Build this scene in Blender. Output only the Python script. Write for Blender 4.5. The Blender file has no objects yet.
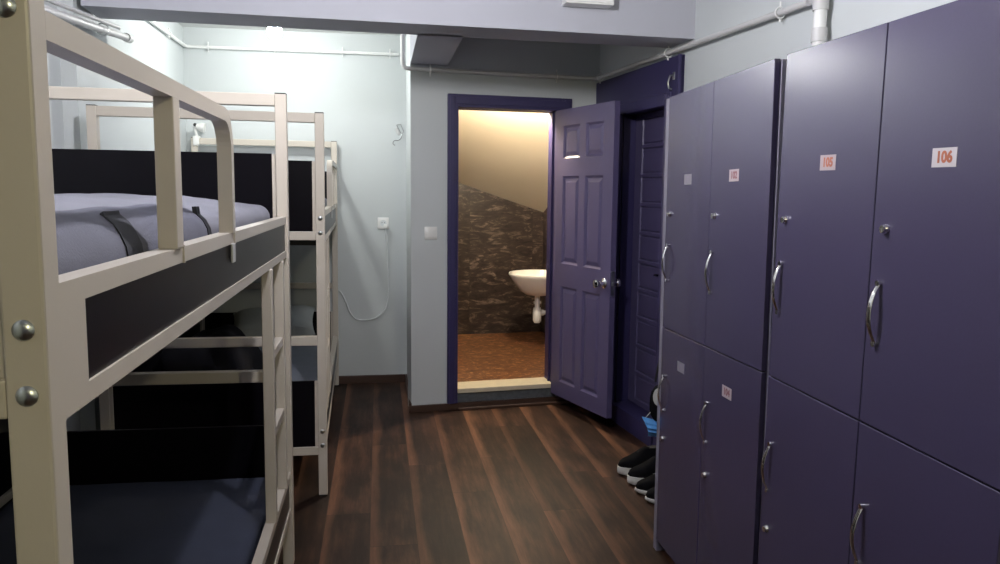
import bpy, bmesh, math, random
from mathutils import Vector, Matrix
random.seed(7)
rad = math.radians
S = bpy.context.scene
COL = S.collection

# ------------------------------------------------------------------ materials
def mat(name, color, rough=0.5, metal=0.0, spec=0.5, noise=0.0, nscale=20.0, bump=0.0, bscale=200.0, emit=None, estr=0.0, stretch=(1, 1, 1), coat=0.0):
    m = bpy.data.materials.new(name); m.use_nodes = True
    nt = m.node_tree; b = nt.nodes['Principled BSDF']
    b.inputs['Base Color'].default_value = (*color, 1)
    b.inputs['Roughness'].default_value = rough
    b.inputs['Metallic'].default_value = metal
    b.inputs['Specular IOR Level'].default_value = spec
    b.inputs['Coat Weight'].default_value = coat
    if emit:
        b.inputs['Emission Color'].default_value = (*emit, 1)
        b.inputs['Emission Strength'].default_value = estr
    tc = nt.nodes.new('ShaderNodeTexCoord'); mp = nt.nodes.new('ShaderNodeMapping')
    mp.inputs['Scale'].default_value = stretch
    nt.links.new(tc.outputs['Object'], mp.inputs['Vector'])
    if noise > 0:
        n = nt.nodes.new('ShaderNodeTexNoise'); n.inputs['Scale'].default_value = nscale; n.inputs['Detail'].default_value = 6
        nt.links.new(mp.outputs[0], n.inputs['Vector'])
        r = nt.nodes.new('ShaderNodeMix'); r.data_type = 'RGBA'
        r.inputs['A'].default_value = (*[c * (1 - noise) for c in color], 1)
        r.inputs['B'].default_value = (*[min(1, c * (1 + noise)) for c in color], 1)
        nt.links.new(n.outputs['Fac'], r.inputs['Factor'])
        nt.links.new(r.outputs['Result'], b.inputs['Base Color'])
    if bump > 0:
        n2 = nt.nodes.new('ShaderNodeTexNoise'); n2.inputs['Scale'].default_value = bscale; n2.inputs['Detail'].default_value = 4
        nt.links.new(mp.outputs[0], n2.inputs['Vector'])
        bp = nt.nodes.new('ShaderNodeBump'); bp.inputs['Strength'].default_value = bump; bp.inputs['Distance'].default_value = 0.004
        nt.links.new(n2.outputs['Fac'], bp.inputs['Height']); nt.links.new(bp.outputs[0], b.inputs['Normal'])
    return m

def N(nt, t, **kw):
    n = nt.nodes.new(t)
    for k, v in kw.items(): setattr(n, k, v)
    return n

def ramp(nt, src, stops):
    r = N(nt, 'ShaderNodeValToRGB')
    e = r.color_ramp.elements
    while len(e) < len(stops): e.new(0.5)
    for q, (p, c) in zip(e, stops): q.position = p; q.color = (*c, 1)
    nt.links.new(src, r.inputs['Fac']); return r

def math_node(nt, op, a, b=None):
    n = N(nt, 'ShaderNodeMath', operation=op)
    for i, v in enumerate((a, b)):
        if v is None: continue
        if isinstance(v, (int, float)): n.inputs[i].default_value = v
        else: nt.links.new(v, n.inputs[i])
    return n.outputs[0]

def mixc(nt, fac, a, b, blend='MIX'):
    n = N(nt, 'ShaderNodeMix', data_type='RGBA', blend_type=blend)
    for k, v in (('Factor', fac), ('A', a), ('B', b)):
        if isinstance(v, (int, float)): n.inputs[k].default_value = v
        elif isinstance(v, tuple): n.inputs[k].default_value = (*v, 1)
        else: nt.links.new(v, n.inputs[k])
    return n.outputs['Result']

def floor_material():
    m = bpy.data.materials.new('dark_laminate'); m.use_nodes = True
    nt = m.node_tree; b = nt.nodes['Principled BSDF']
    tc = N(nt, 'ShaderNodeTexCoord'); sx = N(nt, 'ShaderNodeSeparateXYZ'); nt.links.new(tc.outputs['Object'], sx.inputs[0])
    W = 0.192
    xs = math_node(nt, 'ADD', sx.outputs[0], 10.03)
    xi = math_node(nt, 'FLOOR', math_node(nt, 'DIVIDE', xs, W))
    xf = math_node(nt, 'FRACT', math_node(nt, 'DIVIDE', xs, W))
    wn = N(nt, 'ShaderNodeTexWhiteNoise', noise_dimensions='1D'); nt.links.new(xi, wn.inputs['W'])
    yo = math_node(nt, 'ADD', math_node(nt, 'DIVIDE', sx.outputs[1], 1.25), math_node(nt, 'MULTIPLY', wn.outputs['Value'], 7.0))
    yi = math_node(nt, 'FLOOR', yo); yf = math_node(nt, 'FRACT', yo)
    wn2 = N(nt, 'ShaderNodeTexWhiteNoise', noise_dimensions='2D')
    cb = N(nt, 'ShaderNodeCombineXYZ'); nt.links.new(xi, cb.inputs[0]); nt.links.new(yi, cb.inputs[1]); nt.links.new(cb.outputs[0], wn2.inputs['Vector'])
    # grain, stretched along the plank and shifted per plank
    cg = N(nt, 'ShaderNodeCombineXYZ')
    nt.links.new(math_node(nt, 'MULTIPLY', sx.outputs[0], 1.0), cg.inputs[0])
    nt.links.new(math_node(nt, 'MULTIPLY', sx.outputs[1], 0.09), cg.inputs[1])
    nt.links.new(math_node(nt, 'MULTIPLY', wn2.outputs['Value'], 9.0), cg.inputs[2])
    g = N(nt, 'ShaderNodeTexNoise'); g.inputs['Scale'].default_value = 28; g.inputs['Detail'].default_value = 8; g.inputs['Roughness'].default_value = 0.7
    nt.links.new(cg.outputs[0], g.inputs['Vector'])
    base = ramp(nt, g.outputs['Fac'], [(0.3, (0.017, 0.0075, 0.005)), (0.5, (0.044, 0.0205, 0.0125)), (0.72, (0.098, 0.045, 0.0255))])
    # blotches of near-black stain
    cg2 = N(nt, 'ShaderNodeCombineXYZ')
    nt.links.new(sx.outputs[0], cg2.inputs[0]); nt.links.new(math_node(nt, 'MULTIPLY', sx.outputs[1], 0.45), cg2.inputs[1]); nt.links.new(math_node(nt, 'MULTIPLY', wn2.outputs['Value'], 5.0), cg2.inputs[2])
    g2 = N(nt, 'ShaderNodeTexNoise'); g2.inputs['Scale'].default_value = 7; g2.inputs['Detail'].default_value = 5
    nt.links.new(cg2.outputs[0], g2.inputs['Vector'])
    bl = ramp(nt, g2.outputs['Fac'], [(0.4, (0.4, 0.4, 0.45)), (0.62, (1, 1, 1))])
    c1 = mixc(nt, 1.0, base.outputs[0], bl.outputs[0], 'MULTIPLY')
    # warm sapwood streak along one edge of every plank, wandering
    cg3 = N(nt, 'ShaderNodeCombineXYZ')
    nt.links.new(math_node(nt, 'MULTIPLY', xi, 3.7), cg3.inputs[0]); nt.links.new(math_node(nt, 'MULTIPLY', sx.outputs[1], 1.3), cg3.inputs[1])
    g3 = N(nt, 'ShaderNodeTexNoise'); g3.inputs['Scale'].default_value = 1.3; g3.inputs['Detail'].default_value = 3
    nt.links.new(cg3.outputs[0], g3.inputs['Vector'])
    wdt = math_node(nt, 'MULTIPLY', g3.outputs['Fac'], 0.46)
    d = math_node(nt, 'SUBTRACT', wdt, xf)
    st = ramp(nt, math_node(nt, 'ADD', math_node(nt, 'MULTIPLY', d, 5.0), 0.15), [(0.0, (0, 0, 0)), (0.75, (1, 1, 1))])
    fac = math_node(nt, 'MULTIPLY', st.outputs[0], math_node(nt, 'ADD', math_node(nt, 'MULTIPLY', g.outputs['Fac'], 0.9), -0.02))
    c2 = mixc(nt, fac, c1, (0.185, 0.085, 0.047))
    tone = math_node(nt, 'ADD', math_node(nt, 'MULTIPLY', wn2.outputs['Value'], 0.7), 0.68)
    tcx = N(nt, 'ShaderNodeCombineXYZ')
    for i in range(3): nt.links.new(tone, tcx.inputs[i])
    c3 = mixc(nt, 1.0, c2, tcx.outputs[0], 'MULTIPLY')
    # joints
    e1 = math_node(nt, 'LESS_THAN', xf, 0.012); e2 = math_node(nt, 'LESS_THAN', yf, 0.003)
    ed = math_node(nt, 'MAXIMUM', e1, e2)
    c4 = mixc(nt, math_node(nt, 'MULTIPLY', ed, 0.7), c3, (0.006, 0.004, 0.003))
    nt.links.new(c4, b.inputs['Base Color'])
    b.inputs['Roughness'].default_value = 0.5; b.inputs['Specular IOR Level'].default_value = 0.22
    bp = N(nt, 'ShaderNodeBump'); bp.inputs['Strength'].default_value = 0.25; bp.inputs['Distance'].default_value = 0.003
    nt.links.new(g.outputs['Fac'], bp.inputs['Height']); nt.links.new(bp.outputs[0], b.inputs['Normal'])
    return m

def tile_material(name, axes, size, lo, mid, hi, off=(0, 0), st=0.35):
    """large stone-look tiles with streaky veining, joints from object coordinates"""
    m = bpy.data.materials.new(name); m.use_nodes = True
    nt = m.node_tree; b = nt.nodes['Principled BSDF']
    tc = N(nt, 'ShaderNodeTexCoord'); sx = N(nt, 'ShaderNodeSeparateXYZ'); nt.links.new(tc.outputs['Object'], sx.inputs[0])
    A = math_node(nt, 'ADD', sx.outputs[axes[0]], 20 + off[0]); B = math_node(nt, 'ADD', sx.outputs[axes[1]], 20 + off[1])
    ai = math_node(nt, 'DIVIDE', A, size[0]); bi = math_node(nt, 'DIVIDE', B, size[1])
    wn = N(nt, 'ShaderNodeTexWhiteNoise', noise_dimensions='2D'); cb = N(nt, 'ShaderNodeCombineXYZ')
    nt.links.new(math_node(nt, 'FLOOR', ai), cb.inputs[0]); nt.links.new(math_node(nt, 'FLOOR', bi), cb.inputs[1]); nt.links.new(cb.outputs[0], wn.inputs['Vector'])
    cg = N(nt, 'ShaderNodeCombineXYZ')
    nt.links.new(math_node(nt, 'MULTIPLY', A, st), cg.inputs[0]); nt.links.new(B, cg.inputs[1]); nt.links.new(math_node(nt, 'MULTIPLY', wn.outputs['Value'], 6.0), cg.inputs[2])
    g = N(nt, 'ShaderNodeTexNoise'); g.inputs['Scale'].default_value = 20; g.inputs['Detail'].default_value = 10; g.inputs['Roughness'].default_value = 0.74; g.inputs['Distortion'].default_value = 0.8
    nt.links.new(cg.outputs[0], g.inputs['Vector'])
    r = ramp(nt, g.outputs['Fac'], [(0.36, lo), (0.53, mid), (0.70, hi)])
    tone = math_node(nt, 'ADD', math_node(nt, 'MULTIPLY', wn.outputs['Value'], 0.5), 0.75)
    tcx = N(nt, 'ShaderNodeCombineXYZ')
    for i in range(3): nt.links.new(tone, tcx.inputs[i])
    c = mixc(nt, 1.0, r.outputs[0], tcx.outputs[0], 'MULTIPLY')
    ed = math_node(nt, 'MAXIMUM', math_node(nt, 'LESS_THAN', math_node(nt, 'FRACT', ai), 0.008), math_node(nt, 'LESS_THAN', math_node(nt, 'FRACT', bi), 0.012))
    c2 = mixc(nt, math_node(nt, 'MULTIPLY', ed, 0.6), c, (0.02, 0.014, 0.01))
    nt.links.new(c2, b.inputs['Base Color'])
    b.inputs['Roughness'].default_value = 0.35
    return m

def fabric(name, color, weave=900, var=0.12, rough=0.95):
    return mat(name, color, rough=rough, spec=0.15, noise=var, nscale=9, bump=0.35, bscale=weave / 3)

M = dict(
    hookw=mat('grey_wire', (0.30, 0.31, 0.31), 0.35, 0.6, noise=0.05, nscale=40),
    wall=mat('pale_blue_wall_paint', (0.540, 0.572, 0.578), 0.6, noise=0.03, nscale=3, bump=0.08, bscale=90),
    ceil=mat('white_ceiling_paint', (0.66, 0.67, 0.66), 0.75, noise=0.02, nscale=4, bump=0.06, bscale=80),
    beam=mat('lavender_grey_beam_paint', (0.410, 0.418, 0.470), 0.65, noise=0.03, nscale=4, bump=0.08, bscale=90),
    floor=floor_material(),
    base=mat('brown_skirting', (0.055, 0.027, 0.018), 0.45, noise=0.25, nscale=14, stretch=(1, 1, 6)),
    cream=mat('cream_powder_coat', (0.540, 0.492, 0.425), 0.32, noise=0.03, nscale=12, bump=0.03, bscale=300),
    black=mat('black_laminate', (0.0035, 0.003, 0.005), 0.30, spec=0.16, noise=0.15, nscale=30, bump=0.03, bscale=350),
    deck=mat('dark_deck_board', (0.02, 0.02, 0.022), 0.7, noise=0.2, nscale=10),
    cap=mat('black_plastic', (0.02, 0.02, 0.02), 0.5, noise=0.1, nscale=30),
    steel=mat('galvanised_steel', (0.55, 0.58, 0.58), 0.3, 1.0, noise=0.08, nscale=60),
    chrome=mat('chrome', (0.85, 0.85, 0.86), 0.12, 1.0, noise=0.02, nscale=40),
    locker=mat('violet_locker_laminate', (0.055, 0.046, 0.094), 0.265, spec=0.8, noise=0.05, nscale=160, bump=0.015, bscale=400),
    lockerc=mat('grey_locker_carcass', (0.20, 0.19, 0.24), 0.5, noise=0.05, nscale=30),
    door=mat('violet_door_paint', (0.095, 0.080, 0.170), 0.42, coat=0.0, spec=0.4, noise=0.06, nscale=20, bump=0.05, bscale=120),
    frame=mat('deep_violet_frame_paint', (0.036, 0.030, 0.095), 0.40, spec=0.4, noise=0.08, nscale=20, bump=0.05, bscale=120),
    plastic=mat('white_plastic', (0.78, 0.78, 0.76), 0.35, noise=0.02, nscale=30),
    pipe=mat('painted_pipe', (0.55, 0.55, 0.55), 0.45, noise=0.05, nscale=20),
    pipel=mat('white_painted_pipe', (0.74, 0.75, 0.74), 0.45, noise=0.04, nscale=20),
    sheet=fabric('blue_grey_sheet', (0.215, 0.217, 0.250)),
    blanket=fabric('slate_blue_blanket', (0.135, 0.138, 0.172), var=0.25),
    band=fabric('charcoal_band', (0.050, 0.052, 0.062)),
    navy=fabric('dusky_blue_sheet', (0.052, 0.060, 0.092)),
    grey=fabric('grey_sheet', (0.24, 0.26, 0.31)),
    pillow=fabric('grey_pillowcase', (0.42, 0.44, 0.45)),
    dark=fabric('black_blanket', (0.010, 0.010, 0.013)),
    wtile=tile_material('brown_stone_wall_tile', (0, 2), (0.6, 0.3), (0.010, 0.007, 0.006), (0.036, 0.024, 0.019), (0.24, 0.185, 0.145), (0.16, 0.06)),
    stile=tile_material('brown_stone_side_tile', (1, 2), (0.6, 0.3), (0.020, 0.014, 0.011), (0.055, 0.038, 0.028), (0.20, 0.15, 0.11)),
    ftile=tile_material('rust_stone_floor_tile', (0, 1), (0.45, 0.45), (0.022, 0.009, 0.006), (0.150, 0.058, 0.023), (0.62, 0.36, 0.16), (0.1, 0.2), 0.9),
    plaster=mat('cream_plaster', (0.68, 0.60, 0.47), 0.8, noise=0.06, nscale=2.5, bump=0.9, bscale=3.5),
    marble=mat('cream_marble', (0.62, 0.56, 0.42), 0.3, noise=0.12, nscale=25),
    stone=mat('dark_slate_riser', (0.085, 0.095, 0.105), 0.6, noise=0.5, nscale=40),
    ceramic=mat('white_ceramic', (0.80, 0.79, 0.74), 0.12, noise=0.01, nscale=10),
    shoe=mat('black_shoe_fabric', (0.004, 0.004, 0.005), 0.9, spec=0.1, noise=0.3, nscale=80, bump=0.3, bscale=400),
    sole=mat('white_rubber_sole', (0.70, 0.69, 0.66), 0.6, noise=0.08, nscale=30),
    lace=mat('grey_lace', (0.45, 0.45, 0.44), 0.8, noise=0.1, nscale=50),
    mask=mat('blue_mask_fabric', (0.10, 0.33, 0.72), 0.8, noise=0.2, nscale=40, bump=0.2, bscale=200),
    sticker=mat('off_white_sticker', (0.50, 0.46, 0.48), 0.5, noise=0.04, nscale=40),
    stickerp=mat('faded_pink_sticker', (0.40, 0.33, 0.35), 0.5, noise=0.06, nscale=40),
    stickery=mat('faded_tan_sticker', (0.22, 0.205, 0.235), 0.5, noise=0.06, nscale=40),
    red=mat('faded_red_print', (0.36, 0.10, 0.045), 0.5, noise=0.15, nscale=60),
    redd=mat('dark_red_print', (0.20, 0.065, 0.075), 0.5, noise=0.1, nscale=60),
    greyp=mat('faded_grey_print', (0.24, 0.21, 0.26), 0.5, noise=0.1, nscale=60),
    bulb=mat('lit_bulb_cool', (1, 1, 1), 0.3, emit=(0.985, 1.0, 0.965), estr=350),
    bulbf=mat('lit_bulb_white', (1, 1, 1), 0.3, emit=(0.98, 0.96, 1.0), estr=1650),
    bulbw=mat('lit_bulb_warm', (1, 1, 1), 0.3, emit=(1.0, 0.83, 0.60), estr=3300),
    bulby=mat('lit_bulb_yellow', (1, 1, 1), 0.3, emit=(1.0, 0.91, 0.56), estr=880),
    cable=mat('white_cable', (0.66, 0.69, 0.70), 0.4, noise=0.03, nscale=40),
)

# ------------------------------------------------------------------ mesh builder
class MB:
    def __init__(s): s.bm = bmesh.new(); s.mi = 0
    def _merge(s, b2, mi=0):
        for f in b2.faces: f.material_index = mi
        me = bpy.data.meshes.new('tmp'); b2.to_mesh(me); b2.free(); s.bm.from_mesh(me); bpy.data.meshes.remove(me)
    def box(s, x0, x1, y0, y1, z0, z1, bev=0.0, seg=2, mi=0, M4=None):
        b = bmesh.new(); bmesh.ops.create_cube(b, size=1)
        for v in b.verts:
            v.co = Vector(((x0 + x1) / 2 + v.co.x * (x1 - x0), (y0 + y1) / 2 + v.co.y * (y1 - y0), (z0 + z1) / 2 + v.co.z * (z1 - z0)))
        if bev > 0: bmesh.ops.bevel(b, geom=list(b.edges), offset=bev, segments=seg, affect='EDGES', profile=0.5)
        if M4: bmesh.ops.transform(b, matrix=M4, verts=b.verts)
        s._merge(b, mi); return s
    def tube(s, pts, r, seg=12, closed=False, mi=0, sq=None, cap=True):
        """sweep a circle (or a rectangle sq=(w,h)) along a polyline"""
        pts = [Vector(p) for p in pts]; n = len(pts); rings = []; b = bmesh.new()
        rr = r if isinstance(r, (list, tuple)) else [r] * n
        up = None
        for i, p in enumerate(pts):
            t = (pts[min(i + 1, n - 1)] - pts[max(i - 1, 0)]).normalized()
            if up is None:
                a = Vector((0, 0, 1)) if abs(t.z) < 0.9 else Vector((1, 0, 0))
                sd = t.cross(a).normalized()
            else:
                sd = (sd - t * sd.dot(t)).normalized()
            up = sd.cross(t)
            if sq:
                c = [(sq[0] / 2, sq[1] / 2), (-sq[0] / 2, sq[1] / 2), (-sq[0] / 2, -sq[1] / 2), (sq[0] / 2, -sq[1] / 2)]
                rings.append([b.verts.new(p + sd * u_ + up * w_) for u_, w_ in c])
            else:
                rings.append([b.verts.new(p + sd * math.cos(2 * math.pi * k / seg) * rr[i] + up * math.sin(2 * math.pi * k / seg) * rr[i]) for k in range(seg)])
        m = len(rings[0])
        for i in range(n - 1):
            for k in range(m):
                b.faces.new((rings[i][k], rings[i][(k + 1) % m], rings[i + 1][(k + 1) % m], rings[i + 1][k]))
        if cap: b.faces.new(rings[0][::-1]); b.faces.new(rings[-1])
        bmesh.ops.recalc_face_normals(b, faces=b.faces)
        s._merge(b, mi); return s
    def lathe(s, prof, center=(0, 0, 0), seg=24, mi=0, M4=None, sx=1, sy=1):
        b = bmesh.new(); rings = []
        for r, z in prof:
            rings.append([b.verts.new((center[0] + sx * r * math.cos(2 * math.pi * k / seg), center[1] + sy * r * math.sin(2 * math.pi * k / seg), center[2] + z)) for k in range(seg)])
        for i in range(len(rings) - 1):
            for k in range(seg): b.faces.new((rings[i][k], rings[i][(k + 1) % seg], rings[i + 1][(k + 1) % seg], rings[i + 1][k]))
        b.faces.new(rings[0][::-1]); b.faces.new(rings[-1])
        bmesh.ops.remove_doubles(b, verts=b.verts, dist=1e-6); bmesh.ops.recalc_face_normals(b, faces=b.faces)
        if M4: bmesh.ops.transform(b, matrix=M4, verts=b.verts)
        s._merge(b, mi); return s
    def poly(s, verts, faces, mi=0):
        b = bmesh.new(); vs = [b.verts.new(v) for v in verts]
        for f in faces: b.faces.new([vs[i] for i in f])
        bmesh.ops.recalc_face_normals(b, faces=b.faces); s._merge(b, mi); return s
    def loft(s, rings, mi=0, caps=True):
        b = bmesh.new(); R_ = [[b.verts.new(p) for p in r] for r in rings]; m = len(R_[0])
        for i in range(len(R_) - 1):
            for k in range(m): b.faces.new((R_[i][k], R_[i][(k + 1) % m], R_[i + 1][(k + 1) % m], R_[i + 1][k]))
        if caps: b.faces.new(R_[0][::-1]); b.faces.new(R_[-1])
        bmesh.ops.recalc_face_normals(b, faces=b.faces); s._merge(b, mi); return s
    def build(s, name, m, parent=None, smooth=False, frame=None, sub=0):
        me = bpy.data.meshes.new(name); s.bm.to_mesh(me); s.bm.free()
        for q in (m if isinstance(m, (list, tuple)) else [m]): me.materials.append(M[q] if isinstance(q, str) else q)
        o = bpy.data.objects.new(name, me); COL.objects.link(o)
        if smooth:
            for p in me.polygons: p.use_smooth = True
            me.set_sharp_from_angle(angle=rad(38))
        if sub:
            md = o.modifiers.new('subdivision', 'SUBSURF'); md.levels = sub; md.render_levels = sub
            for p in me.polygons: p.use_smooth = True
        if frame == 'D': o.location = DO; o.rotation_euler.z = DA
        if parent is not None: o.parent = parent
        return o

def tag(o, label, cat, group=None, kind=None):
    o['label'] = label; o['category'] = cat
    if group: o['group'] = group
    if kind: o['kind'] = kind
    return o
def empty(name, loc=(0, 0, 0), rz=0, rx=0, ry=0):
    o = bpy.data.objects.new(name, None); COL.objects.link(o); o.empty_display_size = 0.1
    o.location = loc; o.rotation_euler = (rx, ry, rz); return o
def struct(o, label, cat): return tag(o, label, cat, kind='structure')
def kids(o): return [c for c in bpy.data.objects if c.parent == o]
def copy_tree(o, parent=None):
    c = o.copy(); COL.objects.link(c); c.parent = parent
    for ch in kids(o): copy_tree(ch, c)
    return c

# the doorway corner of the room is turned 6.2 degrees against the beds and the far wall
DA = rad(6.2); DO = Vector((0.202, 4.857, 0))
U = Vector((math.cos(DA), math.sin(DA), 0)); V = Vector((-math.sin(DA), math.cos(DA), 0))
def D(u, v, z=0): return DO + U * u + V * v + Vector((0, 0, z))
RW = 1.25            # right wall, in the turned frame
H = 2.52             # ceiling

# ------------------------------------------------------------------ setting
struct(MB().box(-2.0, 2.9, -3.2, 5.9, -0.12, 0).build('floor', 'floor'), 'dark brown rustic laminate plank floor', 'floor')
struct(MB().box(-2.0, 2.6, 3.76, 5.9, H, H + 0.12).build('ceiling', 'ceil'), 'white ceiling beyond the grey beam', 'ceiling')
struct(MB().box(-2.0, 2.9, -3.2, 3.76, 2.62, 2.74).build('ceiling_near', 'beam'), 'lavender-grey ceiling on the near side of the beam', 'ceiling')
struct(MB().box(-1.9, 0.33, 5.66, 5.8, 0, H).build('wall_back', 'wall'), 'brightly lit pale wall behind the farther bunk bed', 'wall')
struct(MB().box(-1.9, -1.31, 3.88, 5.66, 0, H).build('wall_left', 'wall'), 'pale left wall beside the farther bunk bed', 'wall')
struct(MB().box(-1.9, -1.345, -3.1, 3.63, 0, 2.62).build('wall_near_left', 'wall'), 'pale wall behind the nearer bunk bed', 'wall')
struct(MB().box(-1.9, -1.28, 3.63, 3.88, 0, H).build('trim_1', 'wall'), 'shaded blue-grey wall pillar carrying the beam', 'pillar')
struct(MB().box(-1.9, 2.8, -3.2, -3.1, 0, 2.62).build('wall_front', 'frame'), 'dark violet wall behind the camera', 'wall')
# return wall between the far wall and the doorway wall
w = MB(); P = [D(0, 0.001), (0.203, 5.66, 0), (0.33, 5.66, 0), D(0.15, 0.03)]
w.loft([[(p[0], p[1], 0) for p in P], [(p[0], p[1], H) for p in P]])
struct(w.build('wall_return', 'wall'), 'narrow return wall beside the bathroom doorway wall', 'wall')
# doorway wall with the opening (u .275-.975)
OL, OR_, OT = 0.270, 0.985, 1.985
w = MB(); w.box(0.0, OL, 0, 0.15, 0, H).box(OR_, RW + 0.15, 0, 0.15, 0, H).box(OL, OR_, 0, 0.15, OT, H).box(OL, OR_, 0.012, 0.15, 0, 0.11)
struct(w.build('wall_doorway', 'wall', frame='D'), 'pale grey-blue wall around the bathroom doorway', 'wall')
# right wall with a recess for door 2
w = MB(); w.box(RW, RW + 0.15, -8.3, -1.0, 0, 2.62).box(RW, RW + 0.15, -0.40, 0, 0, H).box(RW, RW + 0.15, -1.0, -0.40, 1.92, H)
struct(w.build('wall_right', 'wall', frame='D'), 'pale right wall above and behind the lockers', 'wall')
# beams
ba = rad(2.75)
w = MB(); w.box(-0.7, 2.55, 0, 0.258, 2.2, 2.62)
o = struct(w.build('trim_2', 'beam'), 'lavender-grey ceiling beam across the room', 'beam'); o.location = (-1.25 + 0.7 * math.cos(ba), 3.630 + 0.7 * math.sin(ba), 0); o.rotation_euler.z = ba
w = MB(); P = [(0.2, 3.92), (0.43, 3.93), D(0.232, 0)[:2], D(0.0, 0)[:2]]
w.loft([[(p[0], p[1], 2.2) for p in P], [(p[0], p[1], H) for p in P]])
struct(w.build('trim_3', 'beam'), 'short grey ceiling beam running to the doorway wall', 'beam')
# skirting
struct(MB().box(-1.30, 0.190, 5.645, 5.66, 0, 0.06, 0.003).build('baseboard_back', 'base'), 'dark brown skirting along the far wall', 'skirting board')
w = MB(); P0 = D(0, 0); 
w.loft([[(0.190, 5.655, 0), (0.204, 5.655, 0), (P0.x + 0.001, P0.y - 0.012, 0), (P0.x - 0.014, P0.y - 0.012, 0)], [(0.190, 5.655, 0.06), (0.204, 5.655, 0.06), (P0.x + 0.001, P0.y - 0.012, 0.06), (P0.x - 0.014, P0.y - 0.012, 0.06)]])
struct(w.build('baseboard_return', 'base'), 'dark brown skirting on the narrow return wall', 'skirting board')
w = MB(); w.box(-0.013, 1.22, -0.014, -0.001, 0, 0.045, 0.003).box(0.3, 1.2, -0.045, -0.014, 0, 0.018, 0.004)
struct(w.build('baseboard_doorway', 'base', frame='D'), 'dark brown skirting and strip below the bathroom threshold', 'skirting board')

# bathroom
BV, BU, BF = 2.0, 1.545, 0.11
struct(MB().box(0.2, BU + 0.1, 0.15, BV + 0.1, BF - 0.08, BF).build('floor_bathroom', 'ftile', frame='D'), 'rust-brown stone tiled bathroom floor', 'floor')
struct(MB().box(0.2, BU + 0.1, BV, BV + 0.1, BF, 2.6).build('wall_bathroom_back', 'wtile', frame='D'), 'dark brown streaky tiled bathroom wall', 'wall')
struct(MB().box(BU, BU + 0.1, 0.15, BV, BF, 2.6).build('wall_bathroom_right', 'stile', frame='D'), 'dark brown tiled bathroom wall behind the washbasin', 'wall')
struct(MB().box(0.12, 0.2, 0.15, BV, BF, 2.6).build('wall_bathroom_left', 'stile', frame='D'), 'dark tiled bathroom side wall left of doorway', 'wall')
def soff(u, v): return 1.498 - 0.325 * (u - 0.74) + 0.46 * (BV - v)
w = MB(); nu, nv = 12, 14; top = []; vs = []; fs = []
for j in range(nv + 1):
    for i in range(nu + 1):
        uu = 0.2 + (BU - 0.2) * i / nu; vv = 0.15 + (BV - 0.15) * j / nv
        wob = 0.012 * min(1, 2 * (nv - j) / nv) * math.sin(3.1 * uu + 1.3 * vv) * math.sin(4.3 * vv + 0.6 * uu) if 0 < j < nv - 2 else 0
        vs.append((uu, vv, soff(uu, vv) + wob))
nb = len(vs); vs += [(a, b_, c + 0.06) for a, b_, c in vs]
def id_(i, j, k=0): return j * (nu + 1) + i + k * nb
for j in range(nv):
    for i in range(nu):
        fs.append((id_(i, j), id_(i + 1, j), id_(i + 1, j + 1), id_(i, j + 1))); fs.append((id_(i, j, 1), id_(i, j + 1, 1), id_(i + 1, j + 1, 1), id_(i + 1, j, 1)))
for j in range(nv): fs += [(id_(0, j), id_(0, j + 1), id_(0, j + 1, 1), id_(0, j, 1)), (id_(nu, j), id_(nu, j, 1), id_(nu, j + 1, 1), id_(nu, j + 1))]
for i in range(nu): fs += [(id_(i, 0), id_(i, 0, 1), id_(i + 1, 0, 1), id_(i + 1, 0)), (id_(i, nv), id_(i + 1, nv), id_(i + 1, nv, 1), id_(i, nv, 1))]
w.poly(vs, fs); struct(w.build('ceiling_bathroom', 'plaster', frame='D', smooth=True), 'sloping cream plaster ceiling of the bathroom', 'ceiling')
w = MB(); w.box(OL + 0.032, OR_ - 0.03, -0.02, 0.16, 0.11, 0.142, 0.004)
struct(w.build('trim_4', 'marble', frame='D'), 'cream marble sill across the bathroom threshold', 'threshold')
w = MB(); w.box(OL - 0.0, OR_ + 0.0, -0.004, 0.012, 0.046, 0.1095)
struct(w.build('trim_5', 'stone', frame='D'), 'dark slate riser under the marble sill', 'step')

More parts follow.
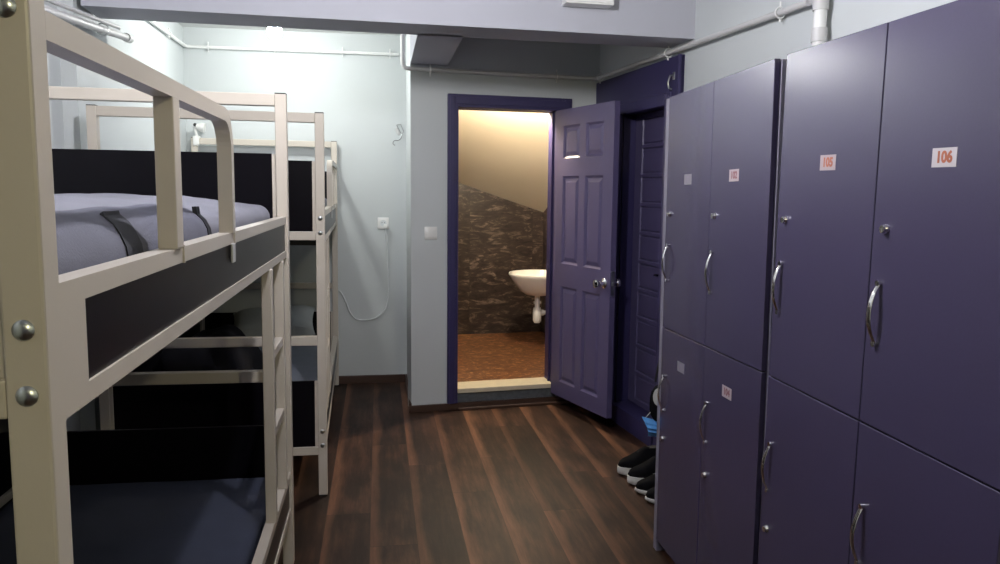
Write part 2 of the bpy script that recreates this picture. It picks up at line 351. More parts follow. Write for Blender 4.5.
# ------------------------------------------------------------------ panelled doors
def door_leaf(parent, name, wd, z0, z1, material, rows=None, single=False):
    """leaf lies along local +x from 0 to wd, thickness in y (-t/2..t/2)"""
    t, c = 0.038, 0.008
    m = MB(); m.box(0, wd, -c, c, z0, z1)
    st = wd * 0.155; md = wd * 0.105; h = z1 - z0
    rows = rows or [(0.055, 0.395), (0.475, 0.775), (0.835, 0.945)]     # fractions from the bottom
    pw = (wd - 2 * st - md) / 2
    cols = [(st, wd - st)] if single else [(st, st + pw), (st + pw + md, wd - st)]
    sk_ = (0.006, 0.009, 0.016) if single else (0.013, 0.019, 0.040)
    for sgn in (1, -1):
        y0, y1 = (c - 0.001, t / 2) if sgn > 0 else (-t / 2, -c + 0.001)
        for a, b_ in ((0, st), (wd - st, wd)) if single else ((0, st), (st + pw, st + pw + md), (wd - st, wd)): m.box(a, b_, y0, y1, z0, z1)
        zs = [0] + [f for r in rows for f in r] + [1]
        for k in range(0, len(zs), 2):
            for a, b_ in cols: m.box(a, b_, y0, y1, z0 + zs[k] * h, z0 + zs[k + 1] * h)
        for a, b_ in cols:
            for f0, f1 in rows:
                p0, p1 = z0 + f0 * h, z0 + f1 * h
                rings = []
                for ins, dep in ((0.0, t / 2 - 0.0005), (sk_[0], c + 0.0008), (sk_[1], c + 0.0010), (sk_[2], t / 2 - 0.0030)):
                    y = sgn * dep
                    rings.append([(a + ins, y, p0 + ins), (b_ - ins, y, p0 + ins), (b_ - ins, y, p1 - ins), (a + ins, y, p1 - ins)])
                q = MB(); b2 = bmesh.new(); R_ = [[b2.verts.new(p) for p in r] for r in rings]
                for i in range(3):
                    for k in range(4): b2.faces.new((R_[i][k], R_[i][(k + 1) % 4], R_[i + 1][(k + 1) % 4], R_[i + 1][k]))
                b2.faces.new(R_[-1]); bmesh.ops.recalc_face_normals(b2, faces=b2.faces)
                # face outward
                for f in b2.faces:
                    if f.normal.y * sgn < 0: f.normal_flip()
                m._merge(b2)
    return m.build(name, material, parent)

d1 = struct(empty('door_1', D(0.945, -0.015), DA), 'open violet six-panel bathroom door with its frame', 'door')
fr = MB()
# casings (stepped profile) and jambs, in the local frame of door_1: x = u-.945, y = v+.015
def L(u): return u - 0.945
for a, b_ in ((0.232, 0.300), (0.986, 1.054)):
    fr.box(L(a), L(b_), -0.010, 0.0149, 0.0465, 2.031, 0.003)
    i0, i1 = (a + 0.012, b_ - 0.018) if a < 0.5 else (a + 0.018, b_ - 0.012)
    fr.box(L(i0), L(i1), -0.018, -0.008, 0.0465, 2.019, 0.003)
fr.box(L(0.300), L(0.986), -0.010, 0.0149, 1.950, 2.031, 0.003); fr.box(L(0.262), L(1.024), -0.018, -0.008, 1.968, 2.013, 0.003)
fr.box(L(OL + 0.001), L(0.300), 0.0149, 0.164, 0.1425, 1.984); fr.box(L(0.955), L(OR_ - 0.001), 0.0149, 0.164, 0.1425, 1.984); fr.box(L(0.300), L(0.955), 0.0149, 0.164, 1.950, 1.984)
fr.box(L(0.300), L(0.312), 0.055, 0.075, 0.1425, 1.95); fr.box(L(0.943), L(0.955), 0.055, 0.075, 0.1425, 1.95)
fr.build('door_frame', 'frame', d1)
LA = rad(-78.5)      # leaf swung into the room
lf = door_leaf(d1, 'door_leaf', 0.655, 0.085, 1.948, 'door'); lf.rotation_euler.z = LA; lf.location = (0.010, -0.024, 0)
def lever(parent, x, y, z, sgn, dirx, name='door_handle', ln=0.105):
    m = MB()
    m.lathe([(0.027, 0), (0.027, 0.006), (0.022, 0.010)], seg=24, M4=Matrix.Translation((x, y, z)) @ Matrix.Rotation(rad(-90 * sgn), 4, 'X'))
    m.lathe([(0.011, 0.0), (0.011, 0.045)], seg=16, M4=Matrix.Translation((x, y, z)) @ Matrix.Rotation(rad(-90 * sgn), 4, 'X'))
    y2 = y + sgn * 0.046
    m.tube([(x, y2, z), (x + dirx * ln * 0.3, y2 + sgn * 0.006, z + 0.001), (x + dirx * ln * 0.7, y2 + sgn * 0.005, z), (x + dirx * ln, y2, z - 0.004)], [0.011, 0.010, 0.009, 0.006], seg=14)
    return m.build(name, 'chrome', parent, smooth=True)
def knob(parent, x, y, z, sgn, name='door_knob'):
    m = MB()
    m.lathe([(0.0, 0), (0.030, 0.0), (0.030, 0.005), (0.022, 0.010), (0.012, 0.014), (0.012, 0.034), (0.024, 0.042), (0.028, 0.054), (0.024, 0.066), (0.010, 0.072), (0, 0.072)], seg=28, M4=Matrix.Translation((x, y, z)) @ Matrix.Rotation(rad(-90 * sgn), 4, 'X'))
    return m.build(name, 'chrome', parent, smooth=True)
knob(lf, 0.597, -0.019, 0.893, -1); knob(lf, 0.597, 0.019, 0.893, 1)
m = MB(); m.box(0.6545, 0.657, -0.011, 0.011, 0.82, 0.97).box(0.655, 0.667, -0.006, 0.006, 0.883, 0.903, 0.002); m.build('latch_plate', 'steel', lf)
for zz in (0.25, 1.02, 1.75):
    m = MB(); m.tube([(-0.004, 0.02, zz - 0.045), (-0.004, 0.02, zz + 0.045)], 0.006); m.build('hinge', 'steel', lf, smooth=True)

d2 = struct(empty('door_2', D(RW, -0.24), DA), 'closed violet door beside the lockers in a wide violet surround', 'door')
# local: x = u-RW (negative into the room), y = v+.24 ; leaf spans y 0 .. -.69
fr = MB()
fr.box(-0.022, -0.001, -0.905, 0.238, 1.905, 2.14, 0.002)            # wide head board
fr.box(-0.022, -0.001, -0.905, -0.760, 0, 1.9045, 0.002)            # near side board
fr.box(-0.022, -0.001, -0.160, 0.238, 0, 1.9045, 0.002)              # far side board
fr.box(-0.032, -0.021, -0.822, -0.752, 0.0, 1.960, 0.004).box(-0.040, -0.031, -0.812, -0.768, 0.0, 1.948, 0.004)
fr.box(-0.032, -0.021, -0.168, -0.100, 0.0, 1.960, 0.004).box(-0.040, -0.031, -0.155, -0.112, 0.0, 1.948, 0.004)
fr.box(-0.032, -0.021, -0.7515, -0.1685, 1.895, 1.960, 0.004)
fr.box(-0.034, 0.0, -0.905, -0.890, 0, 2.14, 0.002)
fr.box(-0.001, 0.148, -0.759, -0.748, 0, 1.919); fr.box(-0.001, 0.148, -0.172, -0.161, 0, 1.919); fr.box(-0.001, 0.148, -0.748, -0.172, 1.903, 1.919)
fr.build('door_frame', 'frame', d2)
MB().box(-0.050, -0.0405, -0.767, -0.150, 0.0, 0.112, 0.003).box(-0.0415, 0.10, -0.746, -0.174, 0.0, 0.106).build('threshold_board', 'frame', d2)
e2 = door_leaf(d2, 'door_leaf', 0.570, 0.115, 1.900, 'door', rows=[(0.018 + k * 0.0975, 0.018 + k * 0.0975 + 0.088) for k in range(10)], single=True); e2.rotation_euler.z = rad(-90); e2.location = (0.099, -0.175, 0)
# leaf local: x 0(far) -> .57(near); its local -y faces the room
lever(e2, 0.522, -0.019, 0.962, -1, -1, ln=0.120)
m = MB(); m.lathe([(0.0, 0), (0.018, 0), (0.018, 0.005), (0.009, 0.008), (0.009, 0.014), (0, 0.014)], seg=20, M4=Matrix.Translation((0.522, -0.019, 0.885)) @ Matrix.Rotation(rad(90), 4, 'X')); m.build('lock_cylinder', 'chrome', e2, smooth=True)
m = MB(); m.tube([(-0.022, -0.835, 2.045), (-0.045, -0.835, 2.040), (-0.056, -0.835, 2.005), (-0.050, -0.835, 1.975), (-0.034, -0.835, 1.970)], 0.0045, seg=8)
m.box(-0.026, -0.0215, -0.845, -0.825, 2.02, 2.06, 0.001); m.build('coat_hook', 'steel', d2, smooth=True)

# ------------------------------------------------------------------ bunk beds
BW, BL = 0.975, 2.10
def make_bed(label, flip=False):
    def ys(a, b): return (BL - b, BL - a) if flip else (a, b)
    root = tag(empty('bunk_bed'), label, 'bunk bed')
    for x0, y0 in ((-0.04, 0), (-BW, 0), (-0.04, BL - 0.04), (-BW, BL - 0.04)):
        p = MB().box(x0, x0 + 0.04, y0, y0 + 0.04, 0.006, 1.764, 0.003).build('post', 'cream', root)
        MB().box(x0 + 0.001, x0 + 0.039, y0 + 0.001, y0 + 0.039, 1.764, 1.768, 0.001).build('post_cap', 'cap', p)
        MB().box(x0 + 0.002, x0 + 0.038, y0 + 0.002, y0 + 0.038, 0.0, 0.006).build('post_foot', 'cap', p)
    xi0, xi1 = -BW + 0.04, -0.04
    for ye, sg in ((0, 1), (BL - 0.04, -1)):
        ya, yb = ye + 0.002, ye + 0.038
        MB().box(xi0, xi1, ya, yb, 1.722, 1.764, 0.003).build('end_top_bar', 'cream', root)
        MB().box(xi0, xi1, ya, yb, 1.200, 1.240, 0.003).build('end_rail', 'cream', root)
        MB().box(xi0, xi1, ya, yb, 0.718, 0.760, 0.003).build('end_rail', 'cream', root)
        MB().box(xi0, xi1, ya, yb, 0.200, 0.238, 0.003).build('end_rail', 'cream', root)
        for z0, z1, nm in ((1.240, 1.555, 'upper_end_panel'), (0.238, 0.550, 'lower_end_panel')):
            pn = MB().box(xi0 + 0.014, xi1 - 0.014, ye + 0.014, ye + 0.028, z0, z1, 0.001).build(nm, 'black', root)
            for a in (xi0, xi1 - 0.014): MB().box(a, a + 0.014, ye + 0.010, ye + 0.034, z0, z1 - 0.002, 0.001).build('panel_edge_strip', 'cream', pn)
        # bolts through the posts into the side boards
        yo = ye if sg > 0 else ye + 0.04
        for x in (-0.020, -BW + 0.020):
            for z in (1.596, 1.290, 1.224, 0.303, 0.236):
                R4 = Matrix.Translation((x, yo, z)) @ Matrix.Rotation(rad(90 * sg), 4, 'X')
                MB().lathe([(0, 0), (0.0105, 0), (0.0105, 0.0015), (0.0085, 0.004), (0.004, 0.0058), (0, 0.006)], seg=18, M4=R4).build('bolt', 'steel', root, smooth=True)
    y0, y1 = 0.04, BL - 0.04
    for xs in (-0.036, -BW + 0.006):
        xe = xs + 0.030
        for z0, z1, nm in ((1.184, 1.330, 'upper_side_board'), (0.212, 0.372, 'lower_side_board')):
            f = MB(); f.box(xs, xe, y0, y1, z1 - 0.026, z1).box(xs, xe, y0, y1, z0, z0 + 0.024)
            for a, b_ in (ys(y0, y0 + 0.082), ys(y1 - 0.014, y1)): f.box(xs, xe, a, b_, z0 + 0.024, z1 - 0.026)
            fo = f.build(nm, 'cream', root)
            q0, q1 = ys(y0 + 0.080, y1 - 0.012); MB().box(xs + 0.004, xe - 0.004, q0, q1, z0 + 0.022, z1 - 0.024).build('board_panel', 'black', fo)
    for z0, nm in ((1.175, 'upper_deck'), (0.225, 'lower_deck')):
        MB().box(-BW + 0.037, -0.037, 0.042, BL - 0.042, z0, z0 + 0.018).build(nm, 'deck', root)
    # guard rail: a square tube from the near post, bent down to the side board
    zt = 1.588; ye = 1.018; rr = 0.075; x = -0.0165
    path = [(x, 0.04, zt), (x, 0.5, zt), (x, ye - rr - 0.02, zt)] + [(x, ye - rr + rr * math.sin(a), zt - rr + rr * math.cos(a)) for a in [rad(9 * k) for k in range(0, 11)]] + [(x, ye, 1.330)]
    if flip: path = [(p[0], BL - p[1], p[2]) for p in path]
    g = MB().tube(path, 0.0, sq=(0.031, 0.028)).build('guard_rail', 'cream', root)
    MB().box(-0.032, -0.001, *ys(0.515, 0.556), 1.330, zt - 0.013, 0.002).build('guard_baluster', 'cream', root)
    for yy in (0.500 + 0.066, ye + 0.018):
        c = MB(); c.box(-0.038, -0.003, *ys(yy, yy + 0.004), 1.303, 1.3335)
        c.build('guard_clip', 'cream', root)
    MB().box(-0.007, -0.0025, *ys(ye - 0.016, ye + 0.016), 1.262, 1.305, 0.001).build('plastic_clip', 'pipe', root)
    # ladder
    for yy in (1.61, 1.892):
        MB().box(-0.033, 0.0, *ys(yy, yy + 0.032), 0.372, 1.184, 0.003).build('ladder_stile', 'cream', root)
    for z in (0.652, 0.905):
        MB().box(-0.030, -0.004, *ys(1.642, 1.892), z - 0.012, z + 0.016, 0.002).build('ladder_rung', 'cream', root)
    MB().box(-BW + 0.010, -BW + 0.024, 0.042, BL - 0.042, 0.374, 1.182).build('added_shade_panel', 'black', root)  # added black sheet, stands in for the shade inside the lower bunk
    return root
bed1 = make_bed('cream metal bunk bed with black panels, in the near left foreground')
bed1.location = (-0.330, 0.80, 0); bed1.rotation_euler = (0, rad(0.3), 0)
bed2 = make_bed('cream metal bunk bed standing farther away against the far wall', True)
bed2.location = (-0.246, 3.530, 0); bed2.rotation_euler = (0, rad(0.35), rad(1.4))
for ch in kids(bed2):
    if ch.name.startswith('bolt'): ch.location.z = 0.010
    if ch.name.startswith('bolt') and max(v.co.z for v in ch.data.vertices) > 1.5: bpy.data.objects.remove(ch)
bed1['group'] = bed2['group'] = 'bunk beds along the left wall'

def B1(x, y, z): return bed1.matrix_basis @ Vector((x, y, z))

def soft_box(x0, x1, y0, y1, z0, z1, r=0.035, nx=26, ny=40, crown=0.012, seed=0, wob=0.004):
    """mattress shape: rounded box with a slightly crowned, wavy top"""
    rnd = random.Random(seed); ph = [rnd.uniform(0, 6.28) for _ in range(6)]
    b = bmesh.new(); bmesh.ops.create_cube(b, size=1)
    for v in b.verts: v.co = Vector(((x0 + x1) / 2 + v.co.x * (x1 - x0), (y0 + y1) / 2 + v.co.y * (y1 - y0), (z0 + z1) / 2 + v.co.z * (z1 - z0)))
    bmesh.ops.bevel(b, geom=list(b.edges), offset=r, segments=5, affect='EDGES', profile=0.5)
    for k in range(1, ny): 
        y = y0 + r + (y1 - y0 - 2 * r) * k / ny
        bmesh.ops.bisect_plane(b, geom=b.verts[:] + b.edges[:] + b.faces[:], plane_co=(0, y, 0), plane_no=(0, 1, 0))
    for k in range(1, nx):
        x = x0 + r + (x1 - x0 - 2 * r) * k / nx
        bmesh.ops.bisect_plane(b, geom=b.verts[:] + b.edges[:] + b.faces[:], plane_co=(x, 0, 0), plane_no=(1, 0, 0))
    for v in b.verts:
        if v.co.z > (z0 + z1) / 2:
            fx = (v.co.x - x0) / (x1 - x0); fy = (v.co.y - y0) / (y1 - y0)
            e = max(0, min(1, 4 * min(fx, 1 - fx, 3 * fy, 3 * (1 - fy)))) if True else 1
            v.co.z += crown * e + e * wob * (math.sin(9 * v.co.y + ph[0] + 5 * v.co.x) + math.sin(17 * v.co.x + ph[1] - 4 * v.co.y) * 0.7 + 0.5 * math.sin(31 * v.co.y + ph[2] + 20 * v.co.x))
    m = MB(); m._merge(b); return m

def bed_mattress(bed, upper, material, label, zt, seed):
    z0 = 1.1935 if upper else 0.2435
    m = soft_box(-0.922, -0.056, 0.055, 2.045, z0, zt, r=0.035, crown=(0.034 if upper else 0.018), seed=seed)
    o = m.build('mattress', material, smooth=True); o.location = bed.location; o.rotation_euler = bed.rotation_euler
    return tag(o, label, 'mattress', 'mattresses on the bunk beds')
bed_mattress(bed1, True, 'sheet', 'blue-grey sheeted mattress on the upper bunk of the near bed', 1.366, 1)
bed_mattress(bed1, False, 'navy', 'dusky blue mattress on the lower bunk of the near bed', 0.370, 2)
bed_mattress(bed2, True, 'sheet', 'mattress on the upper bunk of the farther bed, behind black panel', 1.366, 3)
bed_mattress(bed2, False, 'grey', 'grey sheeted mattress on the lower bunk of the farther bed', 0.370, 4)

# blanket lying along the aisle edge of the near upper mattress, near half, with dark bands
def drape(x_in, y0, y1, ny, lift, skew=0.15, zf=1.318, wave=0.003):
    """strip that lies on the mattress top and falls over its aisle edge (world coords)"""
    prof = [(-x_in, 1.389), (-0.455, 1.386), (-0.425, 1.380), (-0.402, 1.369), (-0.388, 1.356), (-0.380, 1.340), (-0.377, zf)]
    prof = [p for p in prof if p[0] >= -x_in - 1e-6]
    outer = []; inner = []
    for i, (x, z) in enumerate(prof):
        a = Vector(prof[max(i - 1, 0)]); b_ = Vector(prof[min(i + 1, len(prof) - 1)])
        t = (b_ - a).normalized(); nrm = Vector((-t.y, t.x))
        outer.append(Vector((x, z)) + nrm * lift); inner.append(Vector((x, z)) - nrm * 0.002)
    rings = []
    for j in range(ny + 1):
        y = y0 + (y1 - y0) * j / ny
        k = wave * math.sin(23 * y + 1)
        sh = lambda p: skew * max(0, -0.377 - p.x)
        rings.append([(p.x, y + sh(p), p.y + k * 0.5) for p in outer] + [(p.x, y + sh(p), p.y) for p in inner[::-1]])
    return MB().loft(rings)
bl = drape(0.475, 0.865, 1.795, 30, 0.006).build('blanket', 'blanket', smooth=True)
tag(bl, 'slate blue blanket with charcoal bands folded along the near upper mattress edge', 'blanket')
drape(0.430, 1.215, 1.290, 8, 0.0085, 1.3).build('charcoal_band', 'band', bl, smooth=True)
drape(0.405, 1.770, 1.800, 4, 0.0085, 0.4).build('charcoal_band', 'band', bl, smooth=True)

# pillow on the lower bunk of the farther bed, and the black blanket nearer
def pillow(name, w_, l_, t_, mname, seed=0):
    rnd = random.Random(seed); nx, ny = 16, 12; vs = []; fs = []
    for sgn in (1, -1):
        for j in range(ny + 1):
            for i in range(nx + 1):
                a = -1 + 2 * i / nx; b_ = -1 + 2 * j / ny
                pinch = 1 - 0.10 * (1 - abs(a) ** 2) * abs(b_) ** 6
                px = a * w_ / 2 * (1 - 0.07 * (1 - b_ * b_)); py = b_ * l_ / 2 * (1 - 0.08 * (1 - a * a))
                hz = t_ / 2 * ((1 - a ** 4) * (1 - b_ ** 4)) ** 0.55
                hz *= 1 + 0.10 * math.sin(5 * a + 3 * b_ + seed) * (sgn > 0)
                vs.append((px, py, sgn * hz))
    nb = (nx + 1) * (ny + 1)
    for k in (0, 1):
        for j in range(ny):
            for i in range(nx):
                q = [k * nb + j * (nx + 1) + i, k * nb + j * (nx + 1) + i + 1, k * nb + (j + 1) * (nx + 1) + i + 1, k * nb + (j + 1) * (nx + 1) + i]
                fs.append(q if k == 0 else q[::-1])
    b = bmesh.new(); V_ = [b.verts.new(v) for v in vs]
    for f in fs: b.faces.new([V_[i] for i in f])
    bmesh.ops.remove_doubles(b, verts=b.verts, dist=0.0005); bmesh.ops.recalc_face_normals(b, faces=b.faces)
    m = MB(); m._merge(b); return m.build(name, mname, smooth=True)
pw = pillow('pillow', 0.56, 0.38, 0.15, 'pillow', 2); pw.location = (-0.715, 5.345, 0.512); pw.rotation_euler = (rad(20), rad(-3), rad(3))
tag(pw, 'pale grey pillow at the far end of the farther lower bunk', 'pillow')
rb = random.Random(5); bk = bmesh.new(); bmesh.ops.create_icosphere(bk, subdivisions=4, radius=1)
for v in bk.verts:
    p = v.co.copy(); k = 1 + 0.08 * math.sin(5 * p.x + 2 * p.y) + 0.06 * math.sin(7 * p.y - 3 * p.z + 1) + 0.05 * math.sin(11 * p.x + 6 * p.z)
    v.co = Vector((p.x * 0.27 * k, p.y * 0.30 * k, max(-0.3, p.z) * 0.20 * k))
m = MB(); m._merge(bk); o = m.build('blanket', 'dark', smooth=True); o.location = (-0.875, 4.22, 0.472)
tag(o, 'black bundled blanket on the farther lower bunk', 'blanket')

# ------------------------------------------------------------------ lockers
def text_mesh(txt, size, bold=0.0):
    cu = bpy.data.curves.new('digits', 'FONT'); cu.body = txt; cu.size = size; cu.align_x = 'CENTER'; cu.align_y = 'CENTER'; cu.extrude = 0.0002; cu.offset = bold
    to = bpy.data.objects.new('digits', cu); COL.objects.link(to)
    dg = bpy.context.evaluated_depsgraph_get(); me = bpy.data.meshes.new_from_object(to.evaluated_get(dg))
    bpy.data.objects.remove(to); return me
def number_plate(parent, x, y, z, txt, base, ink, w_=0.066, h_=0.037, size=0.0300):
    """sticker on a door face that looks towards -x; text runs towards -y"""
    m = MB(); m.box(x - 0.0008, x, y - w_ / 2, y + w_ / 2, z - h_ / 2, z + h_ / 2)
    me = text_mesh(txt, size, 0.0013); b = bmesh.new(); b.from_mesh(me); bpy.data.meshes.remove(me)
    # local text (X right, Y up) -> world (-y right, z up)
    for v in b.verts: v.co = Vector((x - 0.0010 - v.co.z, y - v.co.x * 0.98, z + v.co.y))
    m._merge(b, 1); return m.build('number_plate', [base, ink], parent)
def pull(parent, x, y, z0, z1):
    m = MB(); zc = (z0 + z1) / 2; hh = (z1 - z0) / 2; rings = []
    for k in range(21):
        t = -1 + 2 * k / 20
        cx = x - 0.006 - 0.017 * (1 - abs(t) ** 2.0); wy = 0.0052 + 0.0018 * math.cos(t * 1.4); wx = 0.0028
        nx, nz = 1.0, 0.042 * t / hh * -0.5
        rings.append([(cx + wx * math.cos(a) , y + wy * math.sin(a), zc - hh * t + wx * math.cos(a) * nz) for a in [2 * math.pi * q / 12 for q in range(12)]])
    m.loft(rings)
    for z in (z0 - 0.004, z1 + 0.004): m.tube([(x - 0.0005, y, z), (x - 0.009, y, z)], 0.0062, seg=14)
    return m.build('handle', 'chrome', parent, smooth=True)
def lock(parent, x, y, z):
    m = MB(); R4 = Matrix.Translation((x, y, z)) @ Matrix.Rotation(rad(-90), 4, 'Y')
    m.lathe([(0, 0), (0.0105, 0), (0.0105, 0.004), (0.0085, 0.007), (0.0085, 0.011), (0.003, 0.0115), (0, 0.0100)], seg=20, M4=R4)
    m.box(x - 0.0125, x - 0.011, y - 0.0012, y + 0.0012, z - 0.006, z + 0.006)
    return m.build('lock', 'chrome', parent, smooth=True)
LD = 0.50
def locker(label, ya, yb, yc, plates, hook=None):
    """local frame: x=0 door face, y measured from the pivot; doors [ya,yb],[yb,yc] near to far"""
    root = tag(empty('locker_cabinet'), label, 'locker', 'violet locker cabinets')
    zb, zm, zt, t = 0.06, 0.9235, 1.802, 0.017
    c = MB(); x0 = 0.0195
    c.box(x0 if hook is None else 0.003, LD, yc + 0.0005, yc + (0.014 if hook is None else 0.036), 0.0, zt - 0.004).box(x0, LD, ya - 0.004, ya + 0.012, 0.0, zt - 0.004)
    c.box(x0, LD, yb - 0.008, yb + 0.008, zb, zt - 0.02)
    c.box(x0, LD, ya, yc, zt - 0.020, zt - 0.0035).box(x0, LD, ya, yc, zb, zb + 0.016).box(x0, LD, ya, yc, zm - 0.008, zm + 0.008).box(LD - 0.008, LD, ya, yc, zb, zt - 0.004)
    c.build('carcass', 'lockerc', root)
    if hook:
        q = MB(); q.box(hook[0] - 0.008, hook[0] + 0.008, yc + 0.036, yc + 0.040, hook[1] - 0.02, hook[1] + 0.02, 0.001); q.tube([(hook[0], yc + 0.039, hook[1]), (hook[0], yc + 0.075, hook[1] - 0.004), (hook[0], yc + 0.088, hook[1] + 0.016)], 0.004, seg=8); q.build('coat_hook', 'steel', root, smooth=True)
    MB().box(0.05, 0.066, ya, yc, 0, zb).build('plinth', 'cap', root)
    for (y0, y1) in ((ya, yb), (yb, yc)):
        for (z0, z1, up) in ((zm, zt, True), (zb, zm, False)):
            dr = MB().box(0, t, y0 + 0.0017, y1 - 0.0017, z0 + 0.002, z1 - 0.002, 0.0012, 1).build('door', 'locker', root)
            hy = y1 - 0.040
            if up: pull(dr, 0.0, hy, 1.114, 1.240); lock(dr, 0.0, hy - 0.006, 1.362)
            else: pull(dr, 0.0, hy, 0.606, 0.733); lock(dr, 0.0, hy - 0.004, 0.490)
            key = ('near' if y0 == ya else 'far', up)
            if key in plates:
                txt, bs, ink, dy, z = plates[key]; number_plate(dr, 0.0, (y0 + y1) / 2 + dy, z, txt, bs, ink)
    return root
la = locker('violet locker cabinet with doors 101 to 104, beside the violet door', 1.985 - 1.985, 2.385 - 1.985, 2.788 - 1.985,
    {('far', True): ('101', 'stickery', 'greyp', -0.008, 1.487), ('near', True): ('102', 'stickerp', 'redd', 0.026, 1.489),
     ('far', False): ('103', 'stickery', 'greyp', 0.0, 0.806), ('near', False): ('104', 'stickerp', 'redd', 0.017, 0.809)}, hook=(0.11, 0.86))
la.location = (1.0795, 1.987, 0); la.rotation_euler = (rad(-0.85), 0, rad(-0.7))
lb = locker('violet locker cabinet with doors 105 and 106, nearest the camera on right', 1.138 - 1.975, 1.556 - 1.975, 0.0,
    {('far', True): ('105', 'stickerp', 'red', -0.018, 1.509), ('near', True): ('106', 'sticker', 'red', 0.007, 1.509)})
lb.location = (1.0795, 1.970, 0); lb.rotation_euler = (rad(0.55), 0, rad(-0.5))

# ------------------------------------------------------------------ pipes
def clip_ring(parent, c, axis, r, mname, stem=None):
    m = MB(); ax = Vector(axis).normalized()
    a = Vector((0, 0, 1)); sd = ax.cross(a).normalized(); c = Vector(c)
    pts = [c + sd * math.cos(t) * r + a * math.sin(t) * r for t in [2 * math.pi * k / 20 for k in range(21)]]
    m.tube(pts, 0.0035, seg=8)
    if stem: m.tube([c + Vector(stem).normalized() * r, c + Vector(stem)], 0.004, seg=8)
    m.tube([c + a * r, c + a * (r + 0.022)], 0.004, seg=8); m.tube([c - a * r, c - a * (r + 0.016)], 0.004, seg=8)
    return m.build('pipe_clip', mname, parent, smooth=True)
def bend(a, b, c, r, n=6):
    a, b, c = Vector(a), Vector(b), Vector(c); d0 = (a - b).normalized(); d1 = (c - b).normalized()
    p0 = b + d0 * r; p1 = b + d1 * r
    return [(p0 * (1 - t) ** 2 + b * 2 * t * (1 - t) + p1 * t * t) for t in [k / n for k in range(n + 1)]]
pz = 2.165; off = 0.032
A0 = Vector((0.155, 4.845, H - 0.006)); A1 = Vector((0.155, 4.845, pz + 0.01)); A2 = D(0.02, -off, pz); A3 = D(RW - off, -off, pz); A4 = D(RW - off, -2.165, pz)
path = [A0] + bend(A0, A1, A2, 0.03) + [D(0.5, -off, pz)] + bend(A2, A3, A4, 0.045) + [D(RW - off, -1.0, pz), A4]
hp = MB().tube(path, 0.0135, seg=14).build('heating_pipe', 'pipe', smooth=True)
tag(hp, 'grey pipe running over the bathroom door and along the right wall', 'pipe')
for u_ in (0.118, 0.94): clip_ring(hp, D(u_, -off, pz), U, 0.022, 'plastic', V * (off - 0.001))
for v_ in (-0.09, -1.02, -1.985): clip_ring(hp, D(RW - off, v_, pz), V, 0.022, 'pipel', U * (off - 0.001))
dp = empty('waste_pipe', D(RW - 0.045, -2.255, 0)); dp.rotation_euler.z = DA
tag(dp, 'white vertical pipe standing on the right wall behind the lockers', 'pipe')
MB().tube([(0, 0, 0.0), (0, 0, 2.619)], 0.024, seg=20).build('pipe_body', 'pipel', dp, smooth=True)
for z0, z1 in ((2.00, 2.050), (2.115, 2.215)): MB().tube([(0, 0, z0), (0, 0, z1)], 0.029, seg=20).build('pipe_coupling', 'pipe', dp, smooth=True)
MB().tube([(0, 0.02, pz), (0.012, 0.058, pz)], 0.020, seg=16).build('pipe_branch', 'pipe', dp, smooth=True)
# thin pipe round the lit corner
zq = 2.385
Q0 = Vector((-1.285, 3.90, zq)); Q1 = Vector((-1.285, 5.630, zq)); Q2 = Vector((0.152, 5.630, zq))
tp = MB().tube([Q0] + bend(Q0, Q1, Q2, 0.04) + [Q2], 0.011, seg=12).build('heating_pipe', 'pipel', smooth=True)
tag(tp, 'thin white pipe along the lit far wall below the ceiling', 'pipe')
for x in (-1.14, -0.70, -0.24, 0.09): clip_ring(tp, (x, 5.630, zq), (1, 0, 0), 0.0145, 'pipel', (0, 0.029, 0))
for y in (4.4, 5.2): clip_ring(tp, (-1.285, y, zq), (0, 1, 0), 0.0145, 'pipel', (-0.0245, 0, 0))
# thick stub pipe passing below the beam at the pillar
lp = empty('service_pipe', (-1.225, 3.35, 2.100)); tag(lp, 'pale pipe with clamp running past the pillar below the beam', 'pipe')
MB().tube([(0, -0.25, -0.022), (0, 0.3, 0.022), (0, 0.8, 0.066)], 0.017, seg=16).build('pipe_body', 'pipe', lp, smooth=True)
MB().tube([(0.026, -0.25, 0.010), (0.026, 0.3, 0.052), (0.022, 0.62, 0.078)], 0.009, seg=12).build('side_pipe', 'pipe', lp, smooth=True)
MB().tube([(0, 0.79, 0.065), (0, 0.85, 0.070)], 0.022, seg=16).build('pipe_end_cap', 'pipel', lp, smooth=True)
c = MB()
c.tube([Vector((0.004, 0.45, 0.036)) + Vector((math.cos(t) * 0.026, 0, math.sin(t) * 0.026)) for t in [2 * math.pi * k / 18 for k in range(19)]], 0.004, seg=8)
c.tube([(-0.020, 0.45, 0.036), (-0.0545, 0.45, 0.036)], 0.005, seg=8); c.build('hose_clamp', 'steel', lp, smooth=True)

